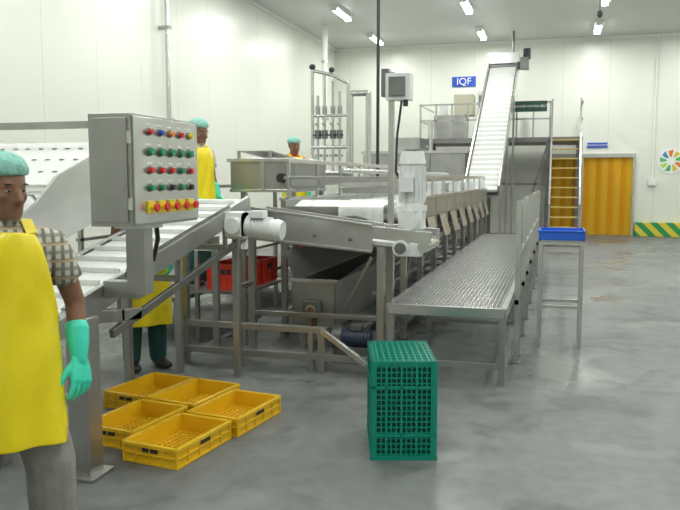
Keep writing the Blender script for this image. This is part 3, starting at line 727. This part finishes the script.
    for sx in(-1,1):
        fs((sx*.030,-.0805,1.556),(.013,.009,.0052),EYEW); fs((sx*.030,-.0875,1.556),(.0055,.0035,.0050),HAIR); fs((sx*.030,-.0825,1.561),(.0145,.0085,.0035),SKIN); fs((sx*.032,-.0875,1.580),(.019,.006,.0035),HAIR)
    fs((0,-.0935,1.491),(.021,.005,.0040),LIP); fs((0,-.0925,1.483),(.018,.006,.0045),LIP)
    fs((0,.024,1.578),(.077,.086,.072),HAIR,20)
    k=len(f.bm.verts); f.sph((0,0,0),(.092,.113,.072),CAP,48); f.bm.verts.ensure_lookup_table()
    for v in f.bm.verts[k:]:
        c=v.co.copy(); a=math.atan2(c.y,c.x); w_=1+.03*math.sin(a*17)+.015*math.sin(c.z*150+a*5)
        if c.z<-.02: c.z=-.02+(c.z+.02)*.25; c.x*=.93; c.y*=.93
        v.co=T(V((0,.018,1.618))+Matrix.Rotation(-.16,3,'X')@(V((c.x*w_,c.y*w_,c.z*(1+.04*math.sin(a*3))))))
    f.done(parent=root)
    bm=bmesh.new(); n=40; R=[]
    az=[(1.385,.125,.115,50),(1.34,.172,.135,48),(1.26,.192,.145,50),(1.16,.19,.142,60),(1.06,.184,.145,80),(.96,.190,.155,88),(.84,.198,.165,88),(.70,.208,.172,88),(.58,.215,.178,86)]
    for j,(z,rx,ry,ha) in enumerate(az):
        if z<1: z=1-(1-z)*(1-low)/.42; rx*=tw; ry*=tw
        ring=[]
        for k in range(n+1):
            a=math.radians(-ha+2*ha*k/n); fold=.013*math.sin(a*6+j*.35)*(max(0,1.1-z)/.5) + .006*math.sin(a*9+j*1.7)+.004*math.sin(j*2.3+a*3)
            ring.append(bm.verts.new(((rx+fold)*math.sin(a),-(ry+fold)*math.cos(a),z+.01*math.cos(a*2))))
        R.append(ring)
    for a,b2 in zip(R,R[1:]):
        for k in range(n): bm.faces.new((a[k],a[k+1],b2[k+1],b2[k])).smooth=True
    me=bpy.data.meshes.new('apron'); bm.to_mesh(me); bm.free(); me.materials.append(APRON)
    ap=bpy.data.objects.new('apron',me); scene.collection.objects.link(ap); ap.parent=root
    ap.modifiers.new('t','SOLIDIFY').thickness=.005; ap.modifiers.new('s','SUBSURF').levels=1
    st=B('apron_straps')
    for sx in(-1,1):
        st.bar((sx*.095,-.085,1.385),(sx*.085,-.03,1.432),.04,.006,APRON); st.bar((sx*.085,-.03,1.432),(sx*.06,.07,1.43),.04,.006,APRON)
        st.bar((sx*.185,-.02,1.03),(sx*.17,.04,1.03),.005,.03,APRON); st.bar((sx*.17,.04,1.03),(sx*.06,.125,1.03),.005,.03,APRON)
    st.bar((-.06,.07,1.43),(.06,.07,1.43),.006,.03,APRON); st.bar((-.06,.125,1.03),(.06,.125,1.03),.005,.03,APRON); st.done(parent=root)
    for sx,sh,el,wr,cut in arms:
        d=(wr-el).normalized()
        side=V((0,-1,0)) if abs(d.z)>.6 else V((0,0,1)); nrm=V((-sx,0,0))
        if palm_back and sx>0: nrm=V((-.45,.9,0)); side=V((-.9,-.45,0))
        hand('hand_left' if sx>0 else 'hand_right',wr,d,nrm,side,GLOVE,root,True)
    root.scale=(sc,)*3; root.location=loc; root.rotation_euler=(0,0,rz)
    return root
rad=math.radians
worker((-1.955,2.28,0),rad(46),.975,PLAID,TROU,armL=((.260,.035,1.10),(.255,-.05,.885)),armR=((-.235,.03,1.09),(-.21,-.12,.90)),headyaw=rad(28),nod=rad(8),baggy=1.32,stance=.14,low=.58,palm_back=True)
worker((-3.22,5.35,0),rad(50),1.0,SHIRTW,TROUG,armL=((.22,-.0,1.10),(.17,-.14,.9)),armR=((-.22,-.0,1.10),(-.17,-.14,.9)),nod=rad(12),low=.36,baggy=1.12)
worker((-3.55,6.98,pz+.002),rad(75),1.0,SHIRTW,TROUG,armL=((.22,.0,1.10),(.19,-.10,.90)),armR=((-.22,.0,1.10),(-.19,-.10,.90)),nod=rad(12))
worker((-3.76,10.45,pz+.002),rad(50),1.0,SHIRTR,TROU,armL=((.22,-.0,1.10),(.19,-.12,.92)),armR=((-.22,-.0,1.10),(-.19,-.12,.92)),nod=rad(10))

# ------------------------------------------------------------ camera
cam=bpy.data.cameras.new('camera'); co=bpy.data.objects.new('camera',cam); scene.collection.objects.link(co); scene.camera=co
cam.sensor_fit='HORIZONTAL'; cam.sensor_width=36; cam.lens=36*750/680; cam.clip_end=100
co.location=(0,0,1.55); co.rotation_euler=(rad(90-5.862),0,rad(16.27))
